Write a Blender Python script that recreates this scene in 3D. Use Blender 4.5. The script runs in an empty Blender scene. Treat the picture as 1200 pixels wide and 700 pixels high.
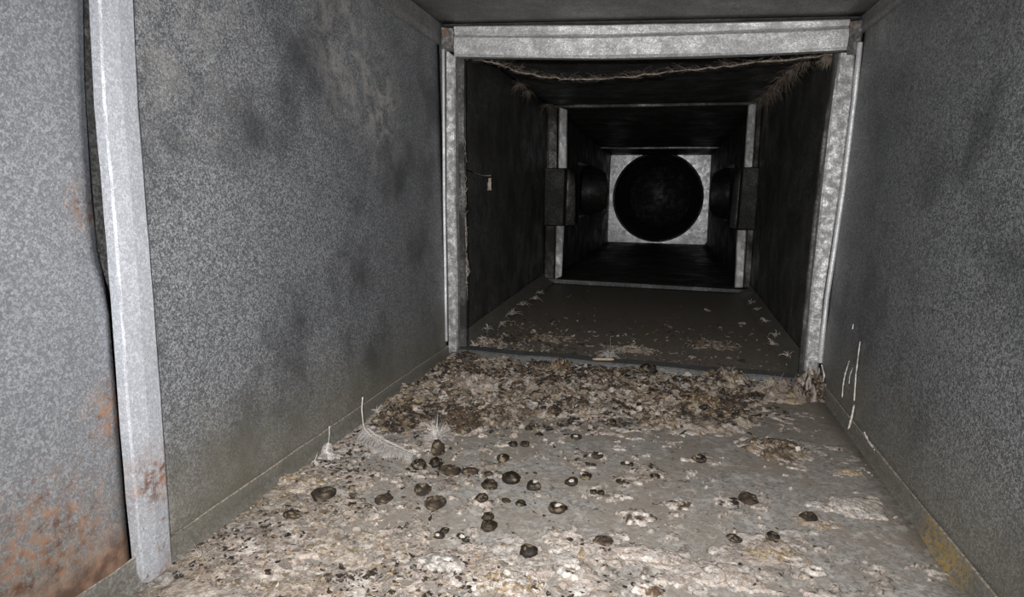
import bpy, bmesh, math, random
import numpy as np
from mathutils import Vector, Matrix
random.seed(4)
SC = bpy.context.scene
COL = SC.collection

# ------------------------------------------------------------------ camera, world, lamp, exposure
F, YAW, PIT, ROL = 739.93, -.2340, -.1683, .0247           # focal length in pixels of the 1200x700 frame
def basis():
    cy, sy, cp, sp = math.cos(YAW), math.sin(YAW), math.cos(PIT), math.sin(PIT)
    w = Vector((sy*cp, cy*cp, sp)); r0 = Vector((cy, -sy, 0)); u0 = r0.cross(w)
    c, s = math.cos(ROL), math.sin(ROL)
    return r0*c + u0*s, u0*c - r0*s, w
CR, CU, CW = basis()
cam = bpy.data.objects.new('camera', bpy.data.cameras.new('camera'))
COL.objects.link(cam)
cam.data.sensor_width = 36
cam.data.lens = F/1200*36
cam.data.clip_start = .01
cam.matrix_world = Matrix((CR, CU, -CW)).transposed().to_4x4()
SC.camera = cam

world = bpy.data.worlds.new('world'); SC.world = world; world.use_nodes = True
world.node_tree.nodes['Background'].inputs[0].default_value = (.8, .9, 1, 1)
world.node_tree.nodes['Background'].inputs[1].default_value = .012

# the phone's own flash, just above and left of the lens
fl = bpy.data.lights.new('phone_flash', 'SPOT'); fl.energy = 56; fl.shadow_soft_size = .008; fl.color = (1, .985, .965)
fl.spot_size = math.radians(121); fl.spot_blend = 1.0
flo = bpy.data.objects.new('phone_flash', fl); COL.objects.link(flo)
flo.matrix_world = Matrix.Translation((-.02, -.02, .03)) @ (CW + CR*.06).to_track_quat('-Z', 'Y').to_matrix().to_4x4()

SC.view_settings.view_transform = 'Standard'
SC.view_settings.look = 'None'
SC.view_settings.exposure = 0
SC.view_settings.gamma = 1
SC.view_settings.use_curve_mapping = False

# ------------------------------------------------------------------ helpers
def ray(px, py): return CW*F + CR*(px-600) - CU*(py-350)
def on_y(px, py, y): d = ray(px, py); return d*(y/d.y)
def on_x(px, py, x): d = ray(px, py); return d*(x/d.x)
def on_z(px, py, z): d = ray(px, py); return d*(z/d.z)

_rng = np.random.default_rng(11)
_LAT = _rng.random((256, 256))
def vnoise(x, y, s=0):
    x = np.asarray(x, float) + s*17.31; y = np.asarray(y, float) + s*9.77
    xi = np.floor(x).astype(int); yi = np.floor(y).astype(int)
    fx = x-xi; fy = y-yi
    fx = fx*fx*(3-2*fx); fy = fy*fy*(3-2*fy)
    a = _LAT[xi & 255, yi & 255]; b = _LAT[(xi+1) & 255, yi & 255]
    c = _LAT[xi & 255, (yi+1) & 255]; d = _LAT[(xi+1) & 255, (yi+1) & 255]
    return (a*(1-fx)+b*fx)*(1-fy) + (c*(1-fx)+d*fx)*fy
def fbm(x, y, s=0, o=4):
    v = 0; a = .5; f = 1; t = 0
    for k in range(o):
        v = v + a*vnoise(np.asarray(x)*f, np.asarray(y)*f, s+k*3); t += a; a *= .5; f *= 2.03
    return v/t
def sstep(a, b, x):
    t = np.clip((np.asarray(x, float)-a)/(b-a), 0, 1); return t*t*(3-2*t)

def mesh(name, verts, faces, mat=None, smooth=True, cols=None):
    me = bpy.data.meshes.new(name)
    me.from_pydata([tuple(v) for v in verts], [], faces)
    if smooth and len(me.polygons): me.polygons.foreach_set('use_smooth', [True]*len(me.polygons))
    if cols is not None:
        at = me.color_attributes.new('Col', 'FLOAT_COLOR', 'POINT')
        c = np.ones((len(verts), 4)); c[:, :3] = np.asarray(cols)
        at.data.foreach_set('color', c.ravel())
    if mat: me.materials.append(mat)
    me.update()
    return me
def link(name, me, parent=None, loc=None):
    o = bpy.data.objects.new(name, me); COL.objects.link(o)
    if parent: o.parent = parent
    if loc is not None: o.location = loc
    return o
def tag(o, label=None, cat=None, group=None, kind=None):
    if label: o['label'] = label
    if cat: o['category'] = cat
    if group: o['group'] = group
    if kind: o['kind'] = kind
    return o
def root(name, label, cat, kind=None, group=None, loc=(0, 0, 0)):
    o = link(name, None); o.location = loc
    return tag(o, label, cat, group, kind)
def grid_faces(n, m, off=0, wrap=False):
    f = []
    for i in range(n-1):
        for j in range(m if wrap else m-1):
            k = (j+1) % m
            f.append((off+i*m+j, off+i*m+k, off+(i+1)*m+k, off+(i+1)*m+j))
    return f
def sheet(name, P, n, m, mat, parent, thick=0):
    """surface of P(u, v) on an n x m grid, smooth, given real thickness when asked"""
    v = [P(i/(n-1), j/(m-1)) for i in range(n) for j in range(m)]
    o = link(name, mesh(name, v, grid_faces(n, m), mat), parent)
    if thick:
        s = o.modifiers.new('thickness', 'SOLIDIFY'); s.thickness = thick; s.offset = 0
    return o
def prism(name, left, right, depth, mat, parent, jit=.0006, fold=0, seed=0):
    """a strip between two polylines of points, pushed 'depth' along +Y; its front edges are eased"""
    rnd = random.Random(seed)
    L = [Vector(p) for p in left]; R = [Vector(p) for p in right]
    n = 9
    def along(A, t):
        k = t*(len(A)-1); i = min(int(k), len(A)-2); return A[i].lerp(A[i+1], k-i)
    v = []; f = []
    prof = ((0, 1, 0), (.0, .15, 1), (.12, 0, 1), (.5, fold, 1), (.88, 0, 1), (1, .15, 1), (1, 1, 0))
    for i in range(n):
        a = along(L, i/(n-1)); b = along(R, i/(n-1))
        for (s, d, q) in prof:
            p = a.lerp(b, s); p.y += depth*d
            if q: p += Vector((rnd.uniform(-jit, jit), rnd.uniform(-jit, jit), rnd.uniform(-jit, jit)))
            v.append(p)
    m = len(prof)
    f = grid_faces(n, m, 0, True)
    f.append(tuple(range(m))); f.append(tuple(reversed(range((n-1)*m, n*m))))
    return link(name, mesh(name, v, f, mat, smooth=False), parent)
def tube_data(pts, radii, seg=6, off=0):
    v = []; pts = [Vector(p) for p in pts]
    for i, p in enumerate(pts):
        t = (pts[min(i+1, len(pts)-1)] - pts[max(i-1, 0)]).normalized()
        a = t.cross(Vector((0, 0, 1)))
        if a.length < .1: a = t.cross(Vector((1, 0, 0)))
        a.normalize(); b = t.cross(a)
        r = radii[i] if hasattr(radii, '__len__') else radii
        for k in range(seg):
            w = 2*math.pi*k/seg
            v.append(p + a*(r*math.cos(w)) + b*(r*math.sin(w)))
    f = grid_faces(len(pts), seg, off, True)
    f.append(tuple(off+k for k in range(seg))); f.append(tuple(off+(len(pts)-1)*seg+k for k in reversed(range(seg))))
    return v, f
def tube(name, pts, radii, mat, parent=None, seg=6):
    v, f = tube_data(pts, radii, seg)
    return link(name, mesh(name, v, f, mat), parent)

# ------------------------------------------------------------------ materials
class NT:
    def __init__(s, name):
        s.m = bpy.data.materials.new(name); s.m.use_nodes = True; s.t = s.m.node_tree
        s.b = s.t.nodes['Principled BSDF']; s._pos = None
    def n(s, typ, **kw):
        nd = s.t.nodes.new(typ)
        for k, v in kw.items(): setattr(nd, k, v)
        return nd
    def l(s, a, b): s.t.links.new(a, b)
    def put(s, sock, v):
        if isinstance(v, (int, float)): sock.default_value = v
        elif isinstance(v, (tuple, list)): sock.default_value = tuple(v) + ((1,) if len(sock.default_value) == 4 and len(v) == 3 else ())
        else: s.l(v, sock)
    def pos(s):
        if not s._pos: s._pos = s.n('ShaderNodeTexCoord').outputs['Object']
        return s._pos
    def scale(s, v, sc):
        m = s.n('ShaderNodeMapping'); s.l(v, m.inputs[0]); m.inputs['Scale'].default_value = sc; return m.outputs[0]
    def noise(s, sc, det=2, rough=.5, vec=None, dist=0):
        n = s.n('ShaderNodeTexNoise'); n.inputs['Scale'].default_value = sc; n.inputs['Detail'].default_value = det
        n.inputs['Roughness'].default_value = rough; n.inputs['Distortion'].default_value = dist
        s.l(vec if vec is not None else s.pos(), n.inputs['Vector']); return n.outputs['Fac']
    def vor(s, sc, vec=None, out='Color'):
        n = s.n('ShaderNodeTexVoronoi'); n.inputs['Scale'].default_value = sc
        s.l(vec if vec is not None else s.pos(), n.inputs['Vector']); return n.outputs[out]
    def rng(s, v, a, b, c=0, d=1):
        n = s.n('ShaderNodeMapRange'); n.interpolation_type = 'SMOOTHSTEP'
        s.put(n.inputs[0], v)
        for i, k in enumerate((a, b, c, d)): s.put(n.inputs[i+1], k)
        return n.outputs[0]
    def math(s, op, a, b=0):
        n = s.n('ShaderNodeMath', operation=op); s.put(n.inputs[0], a); s.put(n.inputs[1], b); return n.outputs[0]
    def mix(s, f, a, b, mode='MIX'):
        n = s.n('ShaderNodeMix', data_type='RGBA', blend_type=mode)
        s.put(n.inputs[0], f); s.put(n.inputs[6], a); s.put(n.inputs[7], b); return n.outputs[2]
    def sep(s, v):
        n = s.n('ShaderNodeSeparateXYZ'); s.l(v, n.inputs[0]); return n.outputs
    def ball(s, c, r, soft=.5):
        """1 inside a ball about a point of the place, falling to 0"""
        d = s.n('ShaderNodeVectorMath', operation='DISTANCE'); s.l(s.pos(), d.inputs[0]); d.inputs[1].default_value = c
        return s.rng(d.outputs['Value'], r*(1-soft), r, 1, 0)
    def bump(s, h, st, dist=.001):
        n = s.n('ShaderNodeBump'); n.inputs['Strength'].default_value = st; n.inputs['Distance'].default_value = dist
        s.l(h, n.inputs['Height']); s.l(n.outputs[0], s.b.inputs['Normal'])
    def done(s, col, rough, metal=0, spec=.5):
        s.put(s.b.inputs['Base Color'], col); s.put(s.b.inputs['Roughness'], rough); s.put(s.b.inputs['Metallic'], metal)
        s.b.inputs['Specular IOR Level'].default_value = spec
        return s.m

def zinc(name, lo, hi, metal=.75, rough=.42, scale=260, soot=0, soot_sc=9, soot_col=(.02, .019, .018), stain=0, dust=None, rust=None, blot=.5, bumps=.35, yellow=None):
    """galvanised sheet: small broken spangle, blotches, soot, a stained foot, dust smears, rust"""
    t = NT(name)
    wob = t.n('ShaderNodeTexNoise'); wob.inputs['Scale'].default_value = scale*.8; t.l(t.pos(), wob.inputs['Vector'])
    vm = t.n('ShaderNodeVectorMath', operation='MULTIPLY_ADD'); t.l(wob.outputs['Color'], vm.inputs[0]); vm.inputs[1].default_value = (1.6/scale,)*3; t.l(t.pos(), vm.inputs[2])
    cell = t.n('ShaderNodeSeparateColor'); t.l(t.vor(scale, vm.outputs[0]), cell.inputs[0])
    fine = t.noise(scale*1.6, 3, .65)
    sp = t.math('ADD', t.math('MULTIPLY', cell.outputs[0], .45), t.math('MULTIPLY', t.rng(fine, .32, .68), .55))
    col = t.mix(t.rng(sp, .22, 1.0), lo, hi)
    big = t.noise(6, 4, .6)
    col = t.mix(t.math('MULTIPLY', t.rng(big, .45, .7), blot), col, tuple(c*.55 for c in lo))
    rg = t.math('ADD', rough-.1, t.math('MULTIPLY', cell.outputs[1], .2))
    met = metal
    if soot:
        sm = t.math('MULTIPLY', t.rng(t.noise(soot_sc, 6, .65), .3, .62), soot)
        col = t.mix(sm, col, soot_col); rg = t.math('ADD', rg, t.math('MULTIPLY', sm, .3)); met = t.math('SUBTRACT', met, t.math('MULTIPLY', sm, .6*metal))
    if stain:                                   # old water stains that climb from the foot of the sheet
        z = t.sep(t.pos())[2]
        run = t.noise(14, 4, .6, t.scale(t.pos(), (1, 1, .12)))
        h = t.math('ADD', z, t.math('MULTIPLY', run, -.16))
        sm = t.math('MULTIPLY', t.rng(h, -.43, -.28, 1, 0), stain)
        col = t.mix(sm, col, t.mix(t.noise(40, 3), (.13, .115, .075), (.24, .22, .17)))
        met = t.math('SUBTRACT', met, t.math('MULTIPLY', sm, .5*metal))
    if dust:                                    # pale scuffs
        for (c, r, k) in dust:
            sm = t.math('MULTIPLY', t.ball(c, r, .9), t.rng(t.noise(26, 6, .7, dist=.6), .42, .62))
            sm = t.math('MULTIPLY', sm, k); col = t.mix(sm, col, (.46, .44, .41)); met = t.math('SUBTRACT', met, t.math('MULTIPLY', sm, .7*metal))
    if rust:                                    # rust freckles thickening towards a line at the foot
        z = t.sep(t.pos())[2]
        n1 = t.noise(120, 5, .75); n2 = t.noise(16, 4, .65)
        th = t.math('ADD', t.rng(z, rust[0], rust[1], .57, .72), t.math('MULTIPLY', t.math('SUBTRACT', n2, .5), -.35))
        sm = t.math('MULTIPLY', t.rng(t.math('SUBTRACT', n1, th), -.01, .04), .85)
        foot = t.rng(t.math('ADD', z, t.math('MULTIPLY', t.math('SUBTRACT', n2, .5), .06)), rust[0]+.012, rust[0]+.05, .92, 0)
        sm = t.math('MAXIMUM', sm, foot)
        for (c, r) in rust[2]:
            sm = t.math('MAXIMUM', sm, t.math('MULTIPLY', t.ball(c, r, .8), t.rng(n1, .38, .6)))
        col = t.mix(sm, col, t.mix(t.rng(t.noise(70, 4), .35, .65), (.10, .05, .03), (.25, .145, .09)))
        rg = t.math('ADD', rg, t.math('MULTIPLY', sm, .4)); met = t.math('SUBTRACT', met, t.math('MULTIPLY', sm, metal))
    if yellow:
        for (c, r) in yellow:
            sm = t.math('MULTIPLY', t.ball(c, r, .7), t.rng(t.noise(150, 5, .75), .38, .66, 0, .85))
            col = t.mix(sm, col, (.31, .20, .04)); met = t.math('SUBTRACT', met, t.math('MULTIPLY', sm, metal))
    t.bump(sp, bumps, .0006)
    return t.done(col, rg, met)

M = {}
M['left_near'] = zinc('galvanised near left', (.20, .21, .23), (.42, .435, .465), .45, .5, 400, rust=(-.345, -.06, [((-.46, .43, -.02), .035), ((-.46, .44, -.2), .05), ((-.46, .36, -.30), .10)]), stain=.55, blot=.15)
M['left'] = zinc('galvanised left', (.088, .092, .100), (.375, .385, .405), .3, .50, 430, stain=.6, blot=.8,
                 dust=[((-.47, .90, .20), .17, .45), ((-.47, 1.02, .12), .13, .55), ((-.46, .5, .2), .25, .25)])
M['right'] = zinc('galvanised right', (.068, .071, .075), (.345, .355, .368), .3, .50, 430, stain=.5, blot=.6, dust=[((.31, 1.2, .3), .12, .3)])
M['ceiling'] = zinc('galvanised ceiling', (.17, .17, .17), (.44, .43, .42), .55, .48, 380, soot=.35, blot=.4)
M['strip'] = zinc('galvanised cover strip', (.36, .375, .41), (.56, .58, .625), .35, .6, 420, blot=.2, rust=(-.40, -.2, [((-.455, .46, -.27), .05), ((-.455, .47, -.37), .04)]))
M['frame'] = zinc('galvanised frame', (.44, .44, .45), (.82, .83, .84), .55, .42, 240, soot=.5, soot_sc=22, soot_col=(.16, .15, .14), blot=.4, bumps=.7)
M['bead'] = zinc('bright rolled bead', (.6, .6, .61), (.92, .93, .95), .45, .5, 300, soot=.25, soot_sc=30, soot_col=(.2, .2, .2))
M['post'] = zinc('mottled post', (.50, .50, .51), (.92, .93, .94), .55, .42, 240, soot=.7, soot_sc=70, soot_col=(.10, .095, .088), blot=.4, bumps=.8)
M['frame_dirty'] = zinc('sooty frame', (.16, .155, .15), (.44, .43, .42), .5, .5, 150, soot=.95, rust=(-9, -8.9, [(tuple(on_y(522, 37, 1.286)), .014), (tuple(on_y(1000, 25, 1.286)), .013), (tuple(on_y(518, 62, 1.286)), .010)]), soot_col=(.022, .02, .018), blot=.5, bumps=.8)
M['lip'] = zinc('stained lip', (.12, .12, .118), (.32, .32, .31), .4, .5, 260, stain=.35, soot=.55, soot_col=(.07, .064, .054), blot=.7, yellow=[(tuple(on_z(1100, 636, -.358)), .055), (tuple(on_z(1128, 668, -.358)), .04)])
M['darkened'] = zinc('sooty far sheet', (.12, .12, .12), (.30, .30, .30), .7, .42, 160, soot=.85, soot_col=(.028, .026, .024), blot=.5)  # darker blotched sheet for the far walls, roof and floor
M['end'] = zinc('end plate', (.62, .63, .65), (.95, .97, .98), .5, .34, 40, blot=.25)
M['far_frame'] = zinc('far frame', (.55, .55, .56), (.95, .95, .96), .5, .36, 90, soot=.6, soot_col=(.06, .055, .05))
M['round'] = zinc('round duct', (.2, .2, .2), (.6, .6, .6), .7, .45, 24, soot=.75)
M['dark'] = zinc('dark seam', (.02, .02, .02), (.12, .12, .12), .3, .6, 240, soot=.6, soot_col=(.012, .012, .012))

def flat_mat(name, a, b, rough=.8, sc=120, bump=.5, spec=.3, metal=0):
    t = NT(name); n = t.noise(sc, 5, .65)
    t.bump(n, bump, .0015)
    return t.done(t.mix(t.rng(n, .32, .68), a, b), rough, metal, spec)
M['sealant'] = flat_mat('dusty sealant', (.13, .11, .09), (.34, .30, .25), .85, 200)
M['rust'] = flat_mat('rusty edge', (.20, .075, .03), (.42, .2, .1), .9, 160)
M['drip'] = flat_mat('white lime drip', (.42, .39, .36), (.70, .67, .63), .85, 200)
M['web'] = flat_mat('dusty cobweb', (.10, .08, .065), (.34, .28, .23), .95, 200)
M['quill'] = flat_mat('feather quill', (.42, .40, .36), (.66, .63, .58), .5, 200, .1)
M['vane'] = flat_mat('grey feather barbs', (.40, .37, .35), (.66, .62, .59), .8, 300, .1)
M['tuft'] = flat_mat('dirty down', (.28, .24, .21), (.54, .48, .43), .9, 300, .1)
M['splinter'] = flat_mat('pale stick', (.35, .27, .19), (.55, .46, .35), .8, 300)
def attr_mat(name, rough, bump, sc=500, spec=.3, var=.5, gloss=None, cracks=False):
    t = NT(name)
    a = t.n('ShaderNodeAttribute'); a.attribute_name = 'Col'
    n = t.noise(sc, 5, .7); n2 = t.noise(sc*.3, 4, .6)
    col = t.mix(t.math('MULTIPLY', t.rng(n, .35, .75, 1, 0), var), a.outputs['Color'], t.mix(1, a.outputs['Color'], (.36, .33, .31), 'MULTIPLY'))
    if cracks:
        n3 = t.noise(sc*.42, 6, .78, dist=.8); n4 = t.noise(sc*.9, 4, .7, dist=.4)
        col = t.mix(t.math('MULTIPLY', t.rng(n3, .50, .58), .70), col, t.mix(1, col, (.50, .44, .38), 'MULTIPLY'))
        col = t.mix(t.math('MULTIPLY', t.rng(n4, .60, .65), .6), col, (.07, .055, .042))
        col = t.mix(t.math('MULTIPLY', t.rng(n3, .46, .38), .45), col, (.60, .57, .53))
    t.bump(t.math('ADD', n, n2), bump, .0015)
    return t.done(col, rough if gloss is None else t.rng(n2, .35, .65, gloss, rough), 0, spec)
M['crust'] = attr_mat('dried droppings crust', .9, 1, 420, cracks=True)
M['dung'] = attr_mat('glazed dropping', .6, .8, 420, .35, .6, .28)
M['dung_matt'] = attr_mat('dull dropping', .85, .9, 380, .4, .6)
def floor_mat():
    t = NT('dirty galvanised floor')
    n = t.noise(90, 5, .65); cell = t.n('ShaderNodeSeparateColor'); t.l(t.vor(300), cell.inputs[0])
    col = t.mix(t.rng(t.math('ADD', t.math('MULTIPLY', n, .7), t.math('MULTIPLY', cell.outputs[0], .3)), .3, .7), (.205, .192, .177), (.375, .355, .332))
    col = t.mix(t.math('MULTIPLY', t.rng(t.noise(13, 6, .7), .40, .60), .8), col, (.245, .21, .175))
    col = t.mix(t.math('MULTIPLY', t.rng(t.noise(75, 6, .78), .575, .64), .8), col, (.065, .056, .048))
    col = t.mix(t.math('MULTIPLY', t.rng(t.noise(42, 6, .8), .53, .63), .75), col, (.50, .475, .44))
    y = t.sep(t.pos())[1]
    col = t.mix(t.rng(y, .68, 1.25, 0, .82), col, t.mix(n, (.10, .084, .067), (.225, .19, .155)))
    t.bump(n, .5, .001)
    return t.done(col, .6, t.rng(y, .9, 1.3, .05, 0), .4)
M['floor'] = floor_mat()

# ------------------------------------------------------------------ the duct: outlines of its joints (x, z at each y)
ZF = -.368
ST = {'N': (-.45, dict(TL=(-.473, .34), TR=(.345, .32), BL=(-.452, ZF), BR=(.303, ZF))),
      'A': (.466, dict(TL=(-.474, .338), TR=(.333, .32), BL=(-.452, ZF), BR=(.305, ZF))),
      'B': (1.30, dict(TL=(-.480, .336), TR=(.321, .322), BL=(-.452, ZF), BR=(.308, ZF+.004))),
      'C': (2.59, dict(TL=(-.486, .342), TR=(.321, .35), BL=(-.479, ZF-.006), BR=(.335, ZF))),
      'D': (5.32, dict(TL=(-.467, .31), TR=(.314, .318), BL=(-.46, -.395), BR=(.332, -.385)))}
def corner(s, k): y, d = ST[s]; return Vector((d[k][0], y, d[k][1]))
def side_x(side, y, z):
    """x of a side wall at a height, between the joints"""
    ks = 'NABCD'
    for a, b in zip(ks, ks[1:]):
        if ST[a][0] <= y <= ST[b][0] or b == 'D': break
    t = (y-ST[a][0])/(ST[b][0]-ST[a][0])
    k = 'L' if side < 0 else 'R'
    lo = corner(a, 'B'+k).lerp(corner(b, 'B'+k), t); hi = corner(a, 'T'+k).lerp(corner(b, 'T'+k), t)
    return lo.x + (hi.x-lo.x)*(z-lo.z)/(hi.z-lo.z)
def loft(name, a, b, k1, k2, mat, parent, n=26, m=20, bulge=.002, seed=1, y0=None, y1=None):
    A1, A2, B1, B2 = corner(a, k1), corner(a, k2), corner(b, k1), corner(b, k2)
    nrm = (A2-A1).cross(B1-A1).normalized()
    def P(u, v):
        p = A1.lerp(A2, v).lerp(B1.lerp(B2, v), u)
        e = min(1, 8*min(u, 1-u, v, 1-v))
        return p + nrm*(bulge*e*(2*float(fbm(u*2.3+seed, v*2.1, seed, 2))-1))
    return sheet(name, P, n, m, mat, parent, .0012)

wall_left = root('wall_left', 'left side wall of the duct, spangled galvanised sheet panels', 'wall', 'structure')
wall_right = root('wall_right', 'right side wall of the duct, dim spangled galvanised sheet panels', 'wall', 'structure')
ceil = root('ceiling', 'galvanised sheet roof of the duct above the joint frames', 'ceiling', 'structure')
floor = root('floor', 'dirty grey galvanised floor of the duct littered with droppings', 'floor', 'structure')
base_l = root('baseboard_left', 'upturned floor lip along the left wall with a tan sealant line', 'floor lip', 'structure')
base_r = root('baseboard_right', 'upturned floor lip along the right wall with yellow stains', 'floor lip', 'structure')

# near left panel: bowed, its free edge wavers beside the cover strip
edge_px = [(103, -160), (103, 0), (105, 100), (112, 225), (120, 300), (137, 355), (147, 480), (157, 610), (166, 700), (172, 760)]
edge = [on_x(px, py, -.462) for px, py in edge_px]
def edge_at(t):
    k = t*(len(edge)-1); i = min(int(k), len(edge)-2); return edge[i].lerp(edge[i+1], k-i)
def near_panel(u, v):
    e = edge_at(v); p = Vector((e.x, -.45, e.z)).lerp(e, u)
    roll = max(0, (u-.975)/.025)                       # the edge rolls away into the seam
    p.x += .004*math.sin(3.1*u)*math.sin(2.6*v) - .006*roll**2
    return p
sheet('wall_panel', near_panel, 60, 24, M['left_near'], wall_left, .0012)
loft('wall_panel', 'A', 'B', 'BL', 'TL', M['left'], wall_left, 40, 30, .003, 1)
loft('wall_panel', 'B', 'C', 'BL', 'TL', M['darkened'], wall_left, 20, 14, .004, 2)
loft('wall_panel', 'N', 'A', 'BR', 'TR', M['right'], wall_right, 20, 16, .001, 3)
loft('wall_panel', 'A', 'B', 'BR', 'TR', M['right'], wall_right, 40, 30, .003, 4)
loft('wall_panel', 'B', 'C', 'BR', 'TR', M['darkened'], wall_right, 20, 14, .004, 5)
loft('ceiling_panel', 'N', 'A', 'TL', 'TR', M['ceiling'], ceil, 14, 12, .001, 6)
loft('ceiling_panel', 'A', 'B', 'TL', 'TR', M['ceiling'], ceil, 26, 20, .003, 7)
loft('ceiling_panel', 'B', 'C', 'TL', 'TR', M['darkened'], ceil, 30, 20, .012, 8)
loft('ceiling_panel', 'C', 'D', 'TL', 'TR', M['darkened'], ceil, 30, 16, .012, 9)
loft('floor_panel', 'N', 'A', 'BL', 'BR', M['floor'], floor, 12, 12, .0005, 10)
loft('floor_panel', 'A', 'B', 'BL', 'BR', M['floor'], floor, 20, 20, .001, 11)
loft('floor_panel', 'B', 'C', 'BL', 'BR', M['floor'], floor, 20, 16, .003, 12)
loft('floor_panel', 'C', 'D', 'BL', 'BR', M['darkened'], floor, 20, 12, .003, 13)

# far side walls, each with a long take-off opening and its sleeve
def far_wall(side, parent):
    k = 'L' if side < 0 else 'R'
    y0, y1, z0, z1 = 3.45, 5.0, -.135, .165
    def X(y, z): return side_x(side, y, z)
    ys = (2.59, y0, y1, 5.32)
    def zlo(y): return corner('C', 'B'+k).lerp(corner('D', 'B'+k), (y-2.59)/2.73).z
    def zhi(y): return corner('C', 'T'+k).lerp(corner('D', 'T'+k), (y-2.59)/2.73).z
    v = []; f = []
    for y in ys:
        for z in (zlo(y), z0, z1, zhi(y)): v.append((X(y, z), y, z))
    for i in range(3):
        for j in range(3):
            if (i, j) != (1, 1): f.append((i*4+j, i*4+j+1, i*4+j+5, i*4+j+4))
    o = link('wall_panel', mesh('wall_panel', v, f, M['darkened'], False), parent)
    s = o.modifiers.new('thickness', 'SOLIDIFY'); s.thickness = .002
    # sleeve running outwards, rounded corners
    ring = []
    for q in range(24):
        a = 2*math.pi*q/24; c, s_ = math.cos(a), math.sin(a)
        e = .55
        ring.append(((y0+y1)/2 + (y1-y0)/2*1.0*math.copysign(abs(c)**e, c), (z0+z1)/2 + (z1-z0)/2*math.copysign(abs(s_)**e, s_)))
    v = []
    for d in (-.012, .0, .25, .5):
        for (y, z) in ring: v.append((X(y, z)+side*d, y, z))
    f = grid_faces(4, 24, 0, True); f.append(tuple(range(72, 96)))
    o = link('branch_sleeve', mesh('branch_sleeve', v, f, M['darkened']), parent)
    s = o.modifiers.new('thickness', 'SOLIDIFY'); s.thickness = .002
far_wall(-1, wall_left); far_wall(1, wall_right)

# floor lips: thin upturned flanges, a bead of sealant along the top
def lip(side, parent, y0, y1, h, foot, seed, bead=True, rb=.0013, gap=.0035, mat='lip', topoff=0):
    n = 30; rnd = random.Random(seed)
    v = []; top = []
    for i in range(n):
        y = y0+(y1-y0)*i/(n-1)
        zf = ZF
        hh = h + rnd.uniform(-.0008, .0008)
        xw = side_x(side, y, zf+hh) - side*gap
        xf = side_x(side, y, zf) - side*(gap+foot)
        for (x, z) in ((xf - side*.012, zf+.0008), (xf, zf+.002), (xf*.6+xw*.4, zf+hh*.3), (xw, zf+hh*.55), (xw + rnd.uniform(-.0006, .0006), zf+hh), (xw+side*.002, zf+hh+.0006), (xw+side*.003, zf)):
            v.append((x, y, z))
        top.append((xw+side*.001, y, zf+hh+.0006))
    link('lip', mesh('lip', v, grid_faces(n, 7), M[mat], True), parent)
    if bead:
        tube('sealant_bead', top, [rb*rnd.uniform(.7, 1.25) for _ in top], M['sealant'], parent, 6)
lip(-1, base_l, -.45, .438, .030, .004, 1, True, .0009)
lip(-1, base_l, .470, 1.295, .026, .004, 2)
lip(-1, base_l, 1.345, 2.58, .034, .03, 3, False)
lip(1, base_r, -.45, 1.295, .025, .004, 4, True, .0013)
lip(1, base_r, 1.345, 2.58, .034, .035, 5, False)
# matching flange of the roof sheet turned down the side walls
trim_roof = root('trim_6', 'turned-down roof flanges along the top of both side walls', 'flange', 'structure')
for side, k in ((-1, 'L'), (1, 'R')):
    v = []; n = 24
    for i in range(n):
        y = -.45+(1.295+.45)*i/(n-1)
        a = corner('N', 'T'+k).lerp(corner('A', 'T'+k), (y+.45)/.916) if y < .466 else corner('A', 'T'+k).lerp(corner('B', 'T'+k), (y-.466)/.834)
        hh = .042 if side < 0 else .03
        x = side_x(side, y, a.z-hh)
        for (dx, z) in ((.006, a.z-.001), (.004, a.z-.008), (.0045, a.z-hh*.6), (.005, a.z-hh), (.001, a.z-hh-.0005)):
            v.append((x - side*dx, y, z))
    link('flange', mesh('flange', v, grid_faces(n, 5), M['ceiling']), trim_roof)

# ------------------------------------------------------------------ trim_1: cover strip over the near left seam
trim_1 = root('trim_1', 'bright vertical cover strip over the nearest seam of the left wall', 'trim', 'structure')
Lp = [(110, -120), (116, 0), (122, 125), (131, 225), (141, 350), (151, 500), (161, 615), (168, 683)]
Rp = [(148, -120), (157, 0), (163, 125), (171, 225), (181, 350), (192, 500), (201, 640), (205, 686)]
v = []
XS = -.4535
for (a, b) in zip(Lp, Rp):
    p, q = on_x(*a, XS), on_x(*b, XS)
    for _ in range(3): p = on_x(*a, side_x(-1, .47, p.z)+.009); q = on_x(*b, side_x(-1, .47, q.z)+.0095)
    for (t, dx) in ((0, -.010), (0, -.001), (.06, 0), (.5, .0015), (.94, .0005), (1, -.001), (1, -.009)):
        w = p.lerp(q, t); v.append((w.x+dx, w.y, w.z))
# refine along the length
vv = []
for i in range(len(Lp)-1):
    for s in range(4):
        for j in range(7): vv.append(tuple(np.array(v[i*7+j])*(1-s/4)+np.array(v[(i+1)*7+j])*(s/4) + np.array((random.uniform(-.0003, .0003), 0, 0))))
vv += v[-7:]
link('cover_strip', mesh('cover_strip', vv, grid_faces(len(vv)//7, 7), M['strip'], False), trim_1)
v = []
for py in (-160, 0, 200, 400, 600, 690):
    for px, x in ((92+py*.075, -.478), (128+py*.07, -.477), (150+py*.066, -.476)):
        v.append(on_x(px, py, x))
link('seam_backing', mesh('seam_backing', v, grid_faces(6, 3), M['dark']), trim_1)
rp = [(124, 253), (128, 262), (130, 300), (133, 330), (137, 365)]
v = []
for i, (px, py) in enumerate(rp):
    w = (3, 6, 7, 6, 2)[i]
    for dx, x in ((0, -.466), (.5, -.4625), (1, -.466)): v.append(on_x(px+w*dx, py, x))
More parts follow.
